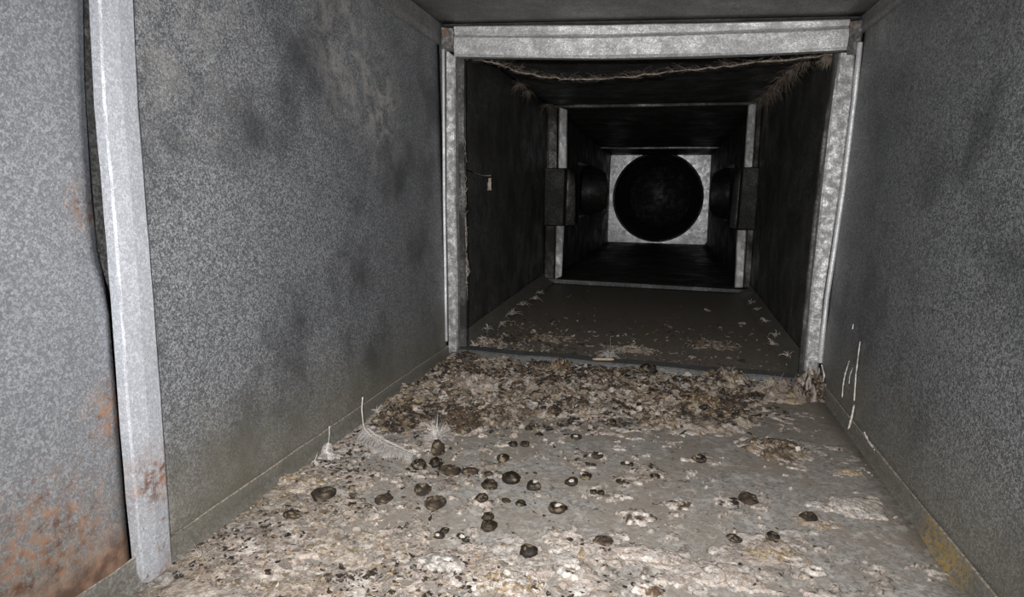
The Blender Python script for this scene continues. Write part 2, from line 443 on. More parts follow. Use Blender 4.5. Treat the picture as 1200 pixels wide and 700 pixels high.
link('rusted_edge', mesh('rusted_edge', v, grid_faces(5, 3), M['rust']), trim_1).modifiers.new('t', 'SOLIDIFY').thickness = .001
# cracked sealant and limescale at the strip's foot
tube('sealant_bead', [on_x(px, py, -.458) for px, py in ((159, 608), (160.5, 622), (160, 636))], [.0007, .0014, .001], M['sealant'], trim_1)

# ------------------------------------------------------------------ trim_2: the joint frame across the duct
YB = 1.30
def Bq(pts, y=YB-.012): return [on_y(px, py, y) for px, py in pts]
trim_2 = root('trim_2', 'bright galvanised flange frame around the nearer duct joint', 'joint frame', 'structure')
prism('post', Bq([(522, 58), (522, 150), (522, 235), (524, 330), (525, 412)]), Bq([(533, 66), (533.5, 150), (534, 235), (536, 330), (536, 412)]), .02, M['post'], trim_2, seed=1)
prism('post', Bq([(984, 62), (977, 110), (966, 200), (950, 350), (942, 438)]), Bq([(1003, 62), (999, 120), (986, 222), (966, 350), (959, 438)]), .02, M['post'], trim_2, seed=2)
tube('bead', Bq([(519.5, 58), (520, 150), (520.5, 235), (522, 330), (523, 400)], YB-.016), .0034, M['bead'], trim_2, 8)
tube('bead', Bq([(1008, 50), (1001, 120), (988.5, 222), (969, 350), (961, 425)], YB-.016), .0046, M['bead'], trim_2, 8)
# the mating flange of the next section shows as a dirty second edge
prism('mating_flange', Bq([(533, 62), (533, 235), (535, 330), (535, 415)], YB+.02), Bq([(543, 66), (544, 235), (546, 330), (546, 415)], YB+.02), .015, M['frame_dirty'], trim_2, seed=3)
prism('mating_flange', Bq([(978, 62), (960, 200), (944, 350), (936, 440)], YB+.02), Bq([(990, 62), (970, 200), (955, 350), (948, 440)], YB+.02), .015, M['frame_dirty'], trim_2, seed=4)
prism('header', Bq([(532, 41), (690, 42), (850, 37), (996, 31)]), Bq([(532, 66), (690, 68), (850, 65), (993, 58)]), .022, M['frame'], trim_2, seed=5)
prism('upper_edge', Bq([(532, 30), (690, 29), (850, 26), (996, 22)], YB-.006), Bq([(532, 41.5), (690, 42.5), (850, 37.5), (996, 31.5)], YB-.006), .015, M['frame'], trim_2, seed=6)
prism('corner_plate', Bq([(517, 32), (517, 60)], YB-.014), Bq([(531, 33), (531, 60)], YB-.014), .012, M['frame_dirty'], trim_2, seed=7)
prism('corner_plate', Bq([(997, 25), (992, 64)], YB-.014), Bq([(1012, 24), (1007, 64)], YB-.014), .012, M['frame_dirty'], trim_2, seed=8)
zs = ZF+.021
v = []
for i in range(15):
    x = -.448 + .752*i/14; w = .0012*math.sin(i*1.7)
    for (y, z) in ((YB-.012, ZF), (YB-.012+w*.3, zs-.003+w), (YB-.009, zs+w), (YB+.028, zs+w), (YB+.031, zs-.002), (YB+.031, ZF)): v.append((x, y, z))
M['sill'] = zinc('grey sill', (.085, .092, .098), (.22, .235, .245), .3, .5, 200, soot=.6, soot_col=(.08, .07, .06))
link('sill', mesh('sill', v, grid_faces(15, 6), M['sill'], False), trim_2)

# ------------------------------------------------------------------ trim_3: the farther joint, its posts cut where the take-off collars cross
YC = 2.58
trim_3 = root('trim_3', 'farther joint frame whose posts are broken by dark side collars', 'joint frame', 'structure')
def Cq(pts, y=YC): return [on_y(px, py, y) for px, py in pts]
for i, (a, b) in enumerate([
        ([(655, 126), (654, 197)], [(664.5, 129), (664, 197)]), ([(651.5, 265), (650, 327)], [(661, 265), (658, 324)]),
        ([(877, 123), (872, 196)], [(887, 121), (882, 196)]), ([(864, 270), (861, 337)], [(875, 270), (871, 337)])]):
    prism('post', Cq(a), Cq(b), .015, M['far_frame'], trim_3, seed=20+i)
for i, (a, b) in enumerate([([(643, 126), (642, 197)], [(652.5, 126), (652, 197)]), ([(640, 265), (638, 330)], [(650, 265), (648.5, 330)]),
                            ([(888, 122), (883, 196)], [(897, 122), (893, 196)]), ([(876, 270), (872, 337)], [(887, 270), (882, 337)])]):
    prism('mating_flange', Cq(a, YC+.012), Cq(b, YC+.012), .012, M['frame_dirty'], trim_3, seed=30+i)
prism('header', Cq([(650, 121), (890, 117)]), Cq([(650, 127), (888, 123)]), .02, M['darkened'], trim_3, seed=40)
v = []
for i in range(8):
    x = -.478+.81*i/7
    for (y, z) in ((YC-.01, ZF-.004), (YC-.009, ZF+.012), (YC+.02, ZF+.012), (YC+.021, ZF-.004)): v.append((x, y, z))
link('sill', mesh('sill', v, grid_faces(8, 4), M['sill'], False), trim_3)
def collar(side):
    """dark rectangular take-off collar standing in from the wall across the joint, with a flared scoop at its far end"""
    if side < 0: z0, z1, xin = on_y(661, 265, 2.55).z, on_y(661, 197, 2.55).z, on_y(661, 230, 2.55).x
    else: z0, z1, xin = on_y(870, 269, 2.55).z, on_y(872, 196, 2.55).z, on_y(868, 230, 2.55).x
    t = .0015
    out = side_x(side, 2.7, 0) + side*.02
    v = []
    prof = [(out, z0), (xin-side*-.004, z0), (xin, z0+.004), (xin, z1-.004), (xin+side*.004, z1), (out, z1)]
    for y in (2.55, 2.556, 3.02, 3.03):
        g = .003 if y in (2.55, 3.03) else 0
        for (x, z) in prof: v.append((x + side*g, y, z - (g if z > 0 else -g)))
    f = grid_faces(4, 6); f.append(tuple(range(6))); f.append(tuple(range(18, 24)))
    o = link('take_off_collar', mesh('take_off_collar', v, f, M['dark'], False), trim_3)
    v = []
    wa, wb = (.030, .040) if side < 0 else (.022, .030)
    for i in range(6):
        q = i/5
        for j in range(6):
            s = j/5; z = z0+(z1-z0)*(s*(1-.10*q))
            v.append((xin + side*.002 - side*(wb+(wa-wb)*s)*q, 2.62+.05*q*q, z))
    o = link('scoop', mesh('scoop', v, grid_faces(6, 6), M['frame_dirty' if side < 0 else 'darkened']), trim_3)
    o.modifiers.new('t', 'SOLIDIFY').thickness = .0015
collar(-1); collar(1)

# ------------------------------------------------------------------ trim_4: a shallow header near the end, then the end plate with its round duct
trim_4 = root('trim_4', 'thin bright header strip of the last joint before the end plate', 'joint frame', 'structure')
prism('header', [on_y(664, 170.5, 4.55), on_y(770, 171, 4.55), on_y(868, 170, 4.55)], [on_y(664, 174, 4.55), on_y(770, 174.5, 4.55), on_y(868, 174, 4.55)], .02, M['far_frame'], trim_4, jit=.002, seed=50)
wall_end = root('wall_back', 'pale square end plate with a round duct opening', 'wall', 'structure')
YD = 5.30
hc = on_y(770.5, 231.5, YD); HR = (on_y(824, 231, YD).x-on_y(718, 231, YD).x)/2
v = []; nn = 64
hx0, hx1, hz0, hz1 = -.47, .335, -.40, .32
for i in range(nn):
    a = 2*math.pi*i/nn; c, s = math.cos(a), math.sin(a)
    k = min((hx1-hc.x)/c if c > 1e-6 else ((hx0-hc.x)/c if c < -1e-6 else 9), (hz1-hc.z)/s if s > 1e-6 else ((hz0-hc.z)/s if s < -1e-6 else 9))
    for (rr, dy) in ((k, 0), (max(k*.5+HR*.5, HR*1.005), 0), (HR, 0), (HR, .012)):
        v.append((hc.x+c*rr, YD+dy, hc.z+s*rr))
f = []
for i in range(nn):
    j = (i+1) % nn
    for q in range(3): f.append((i*4+q, i*4+q+1, j*4+q+1, j*4+q))
link('end_plate', mesh('end_plate', v, f, M['end'], False), wall_end)
v = []; rows = 60
for i in range(rows):
    y = YD+.01+2.4*i/(rows-1)
    rr = HR*(.985 - (.02 if i % 6 in (0, 1) else 0))
    for q in range(nn):
        a = 2*math.pi*q/nn; v.append((hc.x+rr*math.cos(a), y, hc.z+rr*math.sin(a)))
f = grid_faces(rows, nn, 0, True); f.append(tuple((rows-1)*nn+q for q in range(nn)))
link('round_duct', mesh('round_duct', v, f, M['round']), wall_end)
v = []
for q in range(nn):
    a = 2*math.pi*q/nn
    for (rr, dy) in ((HR*1.01, .0), (HR*.995, -.012), (HR*.965, -.012), (HR*.955, .01)): v.append((hc.x+rr*math.cos(a), YD+dy, hc.z+rr*math.sin(a)))
f = []
for q in range(nn):
    j = (q+1) % nn
    for k in range(3): f.append((q*4+k, q*4+k+1, j*4+k+1, j*4+k))
link('duct_collar', mesh('duct_collar', v, f, M['darkened']), wall_end)

# ------------------------------------------------------------------ the crust of dried droppings on the floor
PAL = dict(pale=(.62, .555, .50), pink=(.53, .45, .40), white=(.70, .665, .63), beige=(.42, .33, .22), ochre=(.38, .27, .13), brown=(.13, .088, .055), dark=(.035, .027, .02), grey=(.30, .29, .275))
P_ = {k: np.array(v) for k, v in PAL.items()}
def to_px(x, y, z):
    d0 = x*CW.x+y*CW.y+z*CW.z
    return 600+F*(x*CR.x+y*CR.y+z*CR.z)/d0, 350-F*(x*CU.x+y*CU.y+z*CU.z)/d0
def blob(px, py, cx, cy, rx, ry): return np.exp(-(((px-cx)/rx)**2+((py-cy)/ry)**2))
def crust_field(x, y):
    """height of the crust above the floor sheet and its colour, over the near floor"""
    px, py = to_px(x, y, np.full_like(x, ZF))
    left = sstep(60, -110, px-(430-(py-560)*.0) - (py-560)*1.1)*sstep(430, 520, py)
    back = sstep(512, 478, py + 12*np.sin(px*.02))*sstep(930, 850, px)
    low = .40*sstep(560, 680, py)*sstep(1080, 760, px)
    cov = np.maximum.reduce([.92*left, 1.05*back, low])
    for (cx, cy, rx, ry, k) in ((905, 527, 52, 12, .8), (985, 598, 45, 16, .8), (855, 590, 40, 12, .45), (770, 655, 70, 16, .6), (850, 672, 60, 18, .6), (620, 685, 90, 22, .55), (520, 665, 50, 18, .6),
                                (430, 520, 90, 25, .8), (800, 500, 80, 14, .6), (900, 640, 50, 25, .4), (1000, 556, 30, 6, .4), (950, 490, 40, 8, .4), (700, 520, 40, 9, -.3), (600, 590, 130, 35, -.05), (620, 535, 160, 30, .22), (800, 560, 120, 30, .16)):
        cov = cov + k*blob(px, py, cx, cy, rx, ry)
    n1 = fbm(x*26, y*26, 1, 5); n2 = fbm(x*75, y*75, 2, 4); n3 = fbm(x*12, y*12, 5, 3); n4 = fbm(x*190, y*190, 9, 3)
    m = cov*1.05 + (n1-.5)*1.9 + (n2-.5)*1.5 + (n4-.5)*.5 - .47
    h = sstep(-.01, .07, m)*(.0007+.0022*n2+.0026*n4) - .0012*(m < -.01)
    h = h + sstep(.1, .6, m)*back*(.003+.022*np.clip(n1-.38, 0, 1)+.006*n2) 
    h = h + sstep(0, .4, m)*left*.003*n1
    # colours
    def mixc(c, f, k): return c*(1-f[..., None]) + P_[k]*f[..., None]
    c = np.zeros(x.shape+(3,)) + P_['pink']
    c = mixc(c, sstep(.45, .62, n2), 'pale')
    c = mixc(c, sstep(.50, .66, fbm(x*48, y*48, 21, 4))*.8, 'white')
    c = mixc(c, sstep(.52, .70, fbm(x*34, y*34, 31, 4))*.75, 'grey')
    wet = np.clip(.75*back+.5*blob(px, py, 600, 560, 200, 40)+.30*left, 0, 1)
    c = mixc(c, sstep(.50, .60, fbm(x*22, y*22, 41, 4)+.08*wet)*np.clip(wet*1.1, .05, 1), 'beige')
    c = mixc(c, sstep(.52, .60, fbm(x*55, y*55, 51, 4)+.05*wet)*np.clip(wet*1.15, .15, 1), 'brown')
    c = mixc(c, sstep(.57, .63, fbm(x*90, y*90, 61, 4)+.03*wet)*np.clip(wet*1.2, .25, 1), 'dark')
    c = mixc(c, np.clip(.75*sstep(.35, .9, back)*sstep(.40, .52, fbm(x*60, y*60, 81, 3)), 0, 1), 'brown')  # heap base painted browner to read as shadowed gaps between flakes
    edge_ = sstep(.10, .0, m)*.5
    c = mixc(c, edge_, 'grey'); c = mixc(c, np.exp(-((m-.03)/.035)**2)*sstep(.42, .56, n2)*.8, 'brown')  # dark rims painted as the shadow outline of the crust edges
    c *= (.75+.5*n4)[..., None]
    return h, c
xs = np.linspace(-.450, .302, 330); ys = np.concatenate([np.linspace(.42, .9, 240), np.linspace(.9, 1.286, 150)[1:]])
GX, GY = np.meshgrid(xs, ys, indexing='ij')
H, CC = crust_field(GX, GY)
eh = sstep(0, .01, GX+.450)*sstep(.302, .29, GX)
Z = ZF + np.where(H > 0, H*eh, H)
n, m = GX.shape
co = np.stack([GX, GY, Z], -1).reshape(-1, 3)
idx = np.arange(n*m).reshape(n, m)
quads = np.stack([idx[:-1, :-1], idx[1:, :-1], idx[1:, 1:], idx[:-1, 1:]], -1).reshape(-1, 4)
keep = (H.reshape(-1)[quads] > -.0005).any(1)
quads = quads[keep]
used = np.unique(quads); remap = -np.ones(n*m, int); remap[used] = np.arange(len(used))
o = link('droppings_crust', mesh('droppings_crust', co[used], remap[quads].tolist(), M['crust'], True, CC.reshape(-1, 3)[used]))
tag(o, 'uneven pale and brown crust of dried bird droppings caked on the floor', 'droppings', None, 'stuff')
def ground(x, y):
    if y > 1.29 or y < .42 or not -.45 < x < .30: return ZF + (.0 if y < 1.345 else .001)
    return ZF + max(0., float(crust_field(np.array([x]), np.array([y]))[0][0]))

# ------------------------------------------------------------------ flakes: thin curled chips
def flake_data(seed, n=7):
    rnd = random.Random(seed)
    v = []; cx = rnd.uniform(.3, 1.1); cz = rnd.uniform(0, 6.28)
    el = rnd.uniform(.45, .9)
    def P(r, a):
        x, y = r*math.cos(a), r*math.sin(a)*el
        return (x, y, .35*cx*(x*math.cos(cz)+y*math.sin(cz))**2 + .12*math.sin(5*x+seed)*math.sin(4*y))
    rad = [rnd.uniform(.65, 1.2) for _ in range(n)]
    v.append(P(0, 0))
    for k in range(n): v.append(P(rad[k]*.55, 6.283*k/n))
    for k in range(n): v.append(P(rad[k], 6.283*k/n+.2*rnd.uniform(-1, 1)))
    f = [(0, 1+k, 1+(k+1) % n) for k in range(n)] + [(1+k, 1+n+k, 1+n+(k+1) % n, 1+(k+1) % n) for k in range(n)]
    lo = [(x, y, z-.10) for (x, y, z) in v]; off = len(v)
    f += [tuple(off+i for i in reversed(q)) for q in f[:n]] + [tuple(off+i for i in reversed(q)) for q in f[n:2*n]]
    f += [(1+n+k, off+1+n+k, off+1+n+(k+1) % n, 1+n+(k+1) % n) for k in range(n)]
    return v+lo, f
FV = [flake_data(s) for s in range(10)]
def flake_colour(rnd, dark, x=0, y=0):
    dark = min(.92, max(.05, dark + 2.6*(float(fbm(x*15, y*15, 71, 3))-.5)))
    q = rnd.random()
    if q < dark: base = P_['dark']*.8*(1-(t := rnd.random()**1.3)) + P_['brown']*.8*t
    else: base = P_[rnd.choice(['pale', 'pink', 'beige', 'white', 'beige', 'pink', 'grey'])]*(1-(t := rnd.random()*.6)) + P_['beige']*.7*t
    return base*rnd.uniform(.6, 1.1)
FM = {}
def flake_mesh(i, k):
    if (i, k) not in FM:
        v, f = FV[i]; c = dict(pale=P_['pale'], pink=P_['pink']*.9, white=P_['white'], beige=P_['beige']*.85, brown=P_['brown'], dark=P_['dark'])[k]
        FM[i, k] = mesh('flake', v, f, M['crust'], False, np.tile(c, (len(v), 1)))
    return FM[i, k]
def sample(rnd, poly_fn):
    while True:
        x = rnd.uniform(-.44, .295); y = rnd.uniform(.45, 1.28)
        if rnd.random() < poly_fn(x, y): return x, y
def w_back(x, y):
    px, py = to_px(x, y, ZF)
    return float(sstep(520, 470, py)*sstep(935, 850, px)) 
def w_left(x, y):
    px, py = to_px(x, y, ZF)
    return float(sstep(560, 380, px-(py-560)*.9)*sstep(460, 520, py))*.7
def w_low(x, y):
    px, py = to_px(x, y, ZF)
    return float(sstep(600, 690, py)*sstep(1000, 700, px))*.4
def w_mid(x, y):
    px, py = to_px(x, y, ZF)
    return float(blob(px, py, 620, 540, 190, 50))*.6
# the uncounted small chips of the heap
def chip_mass(name, label, count, fn, size, dark, seed, place=None, tilt=.7):
    rnd = random.Random(seed); V = []; Fc = []; C = []
    xy = [place(rnd) if place else sample(rnd, fn) for _ in range(count)]
    hs = crust_field(np.array([p[0] for p in xy]), np.array([p[1] for p in xy]))[0]
    for (x, y), h in zip(xy, hs):
        z = ZF + (max(0, h) if .42 < y < 1.29 else .001)
        s = rnd.uniform(*size)*rnd.choice((.7, 1, 1, 1.5))
        R = (Matrix.Rotation(rnd.uniform(0, 6.28), 3, 'Z') @ Matrix.Rotation(rnd.uniform(-tilt, tilt), 3, 'X') @ Matrix.Rotation(rnd.uniform(-tilt, tilt), 3, 'Y'))*s
        A = np.array(R); fv, ff = FV[rnd.randrange(10)]
        p = np.array(fv) @ A.T + np.array((x, y, z+s*.22)); off = chip_mass.n
        V.append(p); Fc += [tuple(off+i for i in q) for q in ff]; chip_mass.n += len(p)
        C.append(np.tile(flake_colour(rnd, dark, x, y), (len(p), 1))*np.array([rnd.uniform(.7, 1.25) for _ in p])[:, None])
    o = link(name, mesh(name, np.concatenate(V), Fc, M['crust'], False, np.concatenate(C)))
    tag(o, label, 'debris', None, 'stuff'); chip_mass.n = 0
    return o
chip_mass.n = 0
chip_mass('flake_litter', 'countless small pale and brown flakes heaped before the threshold', 4700, w_back, (.0026, .0078), .47, 1, tilt=.55)
chip_mass('flake_litter', 'fine pale flakes lying over the crust along the left wall', 2600, w_left, (.0012, .0036), .10, 2, tilt=.35)
chip_mass('flake_litter', 'thin scatter of fine flakes over the bottom of the floor', 900, w_low, (.001, .003), .3, 3, tilt=.3)
chip_mass('flake_litter', 'fine dark grit scattered between the dark droppings', 2000, w_mid, (.0008, .0026), .62, 4, tilt=.4)
def beyond(rnd):
    while True:
        x = rnd.uniform(-.43, .29); y = 1.345+rnd.expovariate(7)
        if y < 2.5 and (rnd.random() < .75 or x < -.3 or x > .22): return x, y
chip_mass('flake_litter', 'small flakes and fluff scattered on the floor beyond the threshold', 1500, None, (.0025, .007), .45, 5, beyond)

def scatter(count, fn, size, kinds, label, cat, group, seed, tilt=.6, name='dropping_flake'):
    rnd = random.Random(seed)
    for _ in range(count):
        x, y = sample(rnd, fn) if not isinstance(fn, tuple) else fn[0](rnd)
        o = link(name, flake_mesh(rnd.randrange(10), rnd.choice(kinds)))
        s = rnd.uniform(*size); o.scale = (s, s, s)
        o.location = (x, y, ground(x, y)+s*.25); o.rotation_euler = (rnd.uniform(-tilt, tilt), rnd.uniform(-tilt, tilt), rnd.uniform(0, 6.28))
        tag(o, label, cat, group)
scatter(110, w_back, (.006, .012), ('pale', 'pink', 'pale', 'beige', 'white', 'white', 'brown', 'dark', 'dark'), 'larger curled flake of dried dropping in the heap before the threshold', 'flake', 'larger flakes in the heap', 6, .8)
scatter(60, w_left, (.0045, .008), ('pale', 'pink', 'white'), 'larger pale flake on the crust along the left wall', 'flake', 'larger flakes along the left wall', 7, .4)
scatter(30, (beyond,), (.008, .016), ('pale', 'pink', 'dark', 'brown'), 'larger flake on the dim floor beyond the threshold', 'flake', 'flakes beyond the threshold', 8, .5)
scatter(60, w_mid, (.003, .005), ('dark', 'dark', 'brown'), 'small dark crumb on the bare grey floor among the droppings', 'crumb', 'dark crumbs on the bare floor', 9, .5, 'dropping_crumb')

# ------------------------------------------------------------------ single droppings
def patch_mesh(seed, rx, ry, h, kind, c1, c2, c3=None, rag=.35, n=44, rings=15):
    """a ragged disc in relief: 'mound', 'ring' (raised rim, sunk centre) or 'splat'"""
    V = []; C = []
    for i in range(rings+1):
        q = i/rings
        for k in range(n):
            a = 6.283185*k/n
            ex = 1 + rag*(2*float(fbm(math.cos(a)*1.8+seed, math.sin(a)*1.8, seed, 3))-1)*1.6
            x, y = q*rx*ex*math.cos(a), q*ry*ex*math.sin(a)
            nz = float(fbm(x*190+seed, y*190, seed+2, 4)); nb = float(fbm(x*110+seed, y*110, seed+7, 4)); ns = float(fbm(x*420+seed, y*420, seed+5, 2))
            if kind == 'ring': z = h*math.exp(-((q-.68)/.24)**2)
            elif kind == 'splat': z = h*(1-q**4)*(sstep(.38, .6, nz+.3*(ns-.5)+.25*(1-q)))
            else: z = h*(1-q*q)*(.15+1.1*nz+.9*(ns-.5)+.5*nb)
            if q == 1: z = -.0012
            V.append((x, y, z + (h*.5*(nz-.5) if q < 1 else 0)))
            t = float(sstep(.42, .58, nz)); c = (P_[c1]*(1-t)+P_[c2]*t)*(.55+.8*ns)
            if c3:
                t = float(sstep(.48, .56, nb)); c = c*(1-t)+P_[c3]*t
            if kind == 'ring':
                t = float(sstep(.48, .28, q)); c = c*(1-t)+P_['brown']*.8*t
            if kind == 'splat':
                t = float(sstep(.50, .36, nz+.3*(ns-.5)+.25*(1-q)))*.85; c = c*(1-t)+P_['grey']*.9*t
            if kind == 'mound': t = float(sstep(.52, .62, ns))*.5; c = c*(1-t)+P_['brown']*t
            C.append(c)
    f = grid_faces(rings+1, n, 0, True)
    return mesh('patch', V, f, M['crust'], True, C)
def px_floor(px, py, z=ZF): return on_z(px, py, z)
def px_size(px, py): p = px_floor(px, py); return p.dot(CW)/F
def patch(name, px, py, w, hpx, h, kind, cols, label, cat, seed, rag=.35, group=None):
    p = px_floor(px, py); k = px_size(px, py)
    rx = w*k/2; ry = abs(px_floor(px, py-hpx/2).y-px_floor(px, py+hpx/2).y)/2
    if kind == 'mound': h *= .72
    o = link(name, patch_mesh(seed, rx, ry, h, kind, *cols, rag=rag))
    o.location = (p.x, p.y, max(ground(p.x, p.y), ZF+.0005))
    if kind == 'mound':                           # its own loose scales
        rnd = random.Random(seed); V = []; Fc = []; C = []; off = 0
        for _ in range(70):
            q = math.sqrt(rnd.random())*.95; a = rnd.uniform(0, 6.28); s_ = rnd.uniform(.0018, .0048)
            R = (Matrix.Rotation(rnd.uniform(0, 6.28), 3, 'Z') @ Matrix.Rotation(rnd.uniform(-.7, .7), 3, 'X') @ Matrix.Rotation(rnd.uniform(-.7, .7), 3, 'Y'))*s_
            fv, ff = FV[rnd.randrange(10)]
            w = np.array(fv) @ np.array(R).T + np.array((rx*q*math.cos(a), ry*q*math.sin(a), h*(1-q*q)*1.0+s_*.1))
            V.append(w); Fc += [tuple(off+i for i in t) for t in ff]; off += len(w)
            C.append(np.tile(P_[rnd.choice(cols+cols+('pale', 'brown'))]*rnd.uniform(.55, 1.15), (len(w), 1)))
        c = link('flakes', mesh('flakes', np.concatenate(V), Fc, M['crust'], False, np.concatenate(C)), o); c['kind'] = 'stuff'
    tag(o, label, cat, group)
    return o
patch('splat', 749, 611, 32, 16, .003, 'ring', ('white', 'pale', 'brown'), 'small white ringed splat with brown streaks in the middle of the grey floor', 'splat', 1)
patch('splat', 795, 593, 38, 15, .003, 'splat', ('pale', 'white', 'brown'), 'white splat with dark flecks below the right end of the crust heap', 'splat', 2)
patch('splat', 669, 674, 32, 19, .003, 'ring', ('white', 'white'), 'white ring splat with a square dark centre at the bottom edge', 'splat', 3)
patch('splat', 955, 673, 24, 10, .0025, 'ring', ('white', 'pale'), 'small neat pale ring splat on bare floor nearest the yellow stain', 'splat', 4, .15)
patch('splat', 671, 646, 46, 20, .003, 'splat', ('pale', 'white', 'beige'), 'pale frayed splat with a brown lump at its back edge', 'splat', 5)
patch('splat', 992, 597, 52, 20, .004, 'splat', ('white', 'white', 'pale'), 'smooth white patch beside a brown lump on the right floor', 'splat', 6, .25)
patch('splat', 997, 556, 30, 9, .003, 'splat', ('pale', 'pink', 'beige'), 'small isolated pinkish splat close to the right wall', 'splat', 7)
patch('splat', 858, 590, 40, 14, .003, 'splat', ('white', 'pale', 'dark'), 'pale splat under spiky dark flakes on the right floor', 'splat', 8)
patch('splat', 765, 655, 80, 24, .003, 'splat', ('pale', 'white', 'pink'), 'broad smeared pale splat between the white rings and the ochre-edged splat', 'splat', 9)
patch('splat', 848, 678, 75, 36, .004, 'splat', ('white', 'pale', 'pink'), 'largest white splat low on the right half of the floor', 'splat', 10)
patch('splat', 605, 688, 80, 28, .006, 'mound', ('white', 'pale', 'beige'), 'lumpy cream splat at the bottom edge with a tan right side', 'splat', 11)
patch('splat', 517, 664, 56, 22, .003, 'splat', ('white', 'grey', 'white'), 'faint oval chalky splat below the paired droppings', 'splat', 12, .2)
patch('splat', 755, 696, 36, 12, .004, 'ring', ('white', 'pale', 'brown'), 'white crusted ring cut by the bottom edge of the view', 'splat', 13)
patch('splat', 905, 650, 70, 26, .003, 'splat', ('pale', 'pink', 'beige'), 'thin pinkish smear below the black lump on the right floor', 'splat', 14)
patch('splat', 952, 612, 60, 22, .003, 'splat', ('pale', 'pink', 'beige'), 'pinkish film spreading around the brown lump on the right floor', 'splat', 15)
patch('splat', 905, 490, 26, 5, .003, 'splat', ('white', 'pale', 'pale'), 'thin white streak on the far right floor behind the pale clump', 'splat', 16)
patch('clump', 912, 462, 76, 22, .028, 'mound', ('pink', 'pale', 'beige'), 'pale matted clump under the down heap at the right end of the threshold', 'clump', 31)
patch('clump', 948, 464, 44, 20, .055, 'mound', ('dark', 'brown', 'pale'), 'dark pyramid of grime with pale streaks at the foot of the right post', 'clump', 32)
patch('clump', 572, 403, 50, 10, .014, 'mound', ('pink', 'pale', 'brown'), 'pale clump just beyond the left end of the threshold', 'clump', 33)
patch('clump', 648, 398, 56, 10, .012, 'mound', ('pale', 'beige', 'brown'), 'low flaky clump beyond the threshold, left of its middle', 'clump', 34)
patch('clump', 742, 412, 70, 9, .012, 'mound', ('pink', 'pale', 'beige'), 'pinkish ridge of flakes right of the pale feather beyond the threshold', 'clump', 35)
patch('clump', 836, 406, 70, 16, .014, 'mound', ('beige', 'pale', 'brown'), 'brownish flaky clump beyond the right half of the threshold', 'clump', 36)
patch('clump', 905, 529, 86, 24, .011, 'mound', ('pale', 'beige', 'brown'), 'pale flaky clump with brown bits alone on the right floor', 'clump', 20)
patch('clump', 775, 497, 60, 20, .013, 'mound', ('beige', 'pale', 'brown'), 'tan flaky clump at the front edge of the heap, right of centre', 'clump', 21)
patch('clump', 822, 480, 44, 20, .016, 'mound', ('beige', 'ochre', 'brown'), 'tan clump with a dark underside behind the front clump', 'clump', 22)
patch('clump', 855, 452, 56, 16, .026, 'mound', ('ochre', 'pale', 'dark'), 'tall ochre and white clump against the right of the threshold', 'clump', 23)
patch('clump', 655, 440, 40, 22, .034, 'mound', ('ochre', 'beige', 'brown'), 'tallest ochre lump standing against the middle of the threshold', 'clump', 24)
patch('clump', 685, 487, 50, 18, .012, 'mound', ('pale', 'pink', 'beige'), 'pale spongy clump below the ochre lump', 'clump', 25)
patch('clump', 468, 497, 60, 24, .014, 'mound', ('brown', 'beige', 'dark'), 'brown clump beside the large curved feather', 'clump', 26)
patch('clump', 542, 498, 56, 28, .016, 'mound', ('dark', 'brown', 'brown'), 'blackish clump just behind the white down tuft', 'clump', 27)
patch('clump', 555, 457, 60, 22, .020, 'mound', ('pink', 'beige', 'pale'), 'pinkish tan mound in the back left of the heap', 'clump', 28)
patch('clump', 700, 455, 60, 16, .018, 'mound', ('dark', 'pale', 'brown'), 'dark clump with white chips right of the ochre lump', 'clump', 29)
patch('clump', 345, 567, 70, 16, .006, 'mound', ('pink', 'pale', 'beige'), 'pinkish crust sheet lifting beside the largest coiled dropping', 'clump', 30)

def coil_mesh(seed, turns, rc, rt, glaze, rise=.35, squash=.8):
    """a rolled rope of dung: tapering tube wound on itself"""
    rnd = random.Random(seed); n = int(14*turns)+6; pts = []; rad = []
    ph = rnd.uniform(0, 6.28)
    for i in range(n):
        q = i/(n-1); a = ph + turns*6.283*q
        rr = rc*(1-.45*q)*(1+.12*math.sin(3*a+seed))
        pts.append((rr*math.cos(a), rr*math.sin(a)*.92, rt*squash + q*rt*2*rise*turns))
        rad.append(rt*(.55+.45*min(1, 6*q, 6*(1-q)+.35))*rnd.uniform(.88, 1.12))
    v, f = tube_data(pts, rad, 9)
    # small fill so the coil is a solid lump
    C = []
    out = []
    for (x, y, z) in v:
        nz = float(fbm(x*200+seed, y*200+z*160, seed, 3)); k = 1+.35*(nz-.5)
        out.append((x*k, y*k, max(0, z*k)))
        t = float(sstep(.45, .62, nz)); c = P_['dark']*.7*(1-t)+P_['brown']*(.3 if glaze else .42)*t
        t = float(sstep(.62, .70, float(fbm(x*230+seed*3, y*230+z*190, seed+4, 3)))); c = c*(1-t)+P_['beige']*.55*t
        C.append(c)
    return mesh('coil', out, f, M['dung' if glaze else 'dung_matt'], True, C)
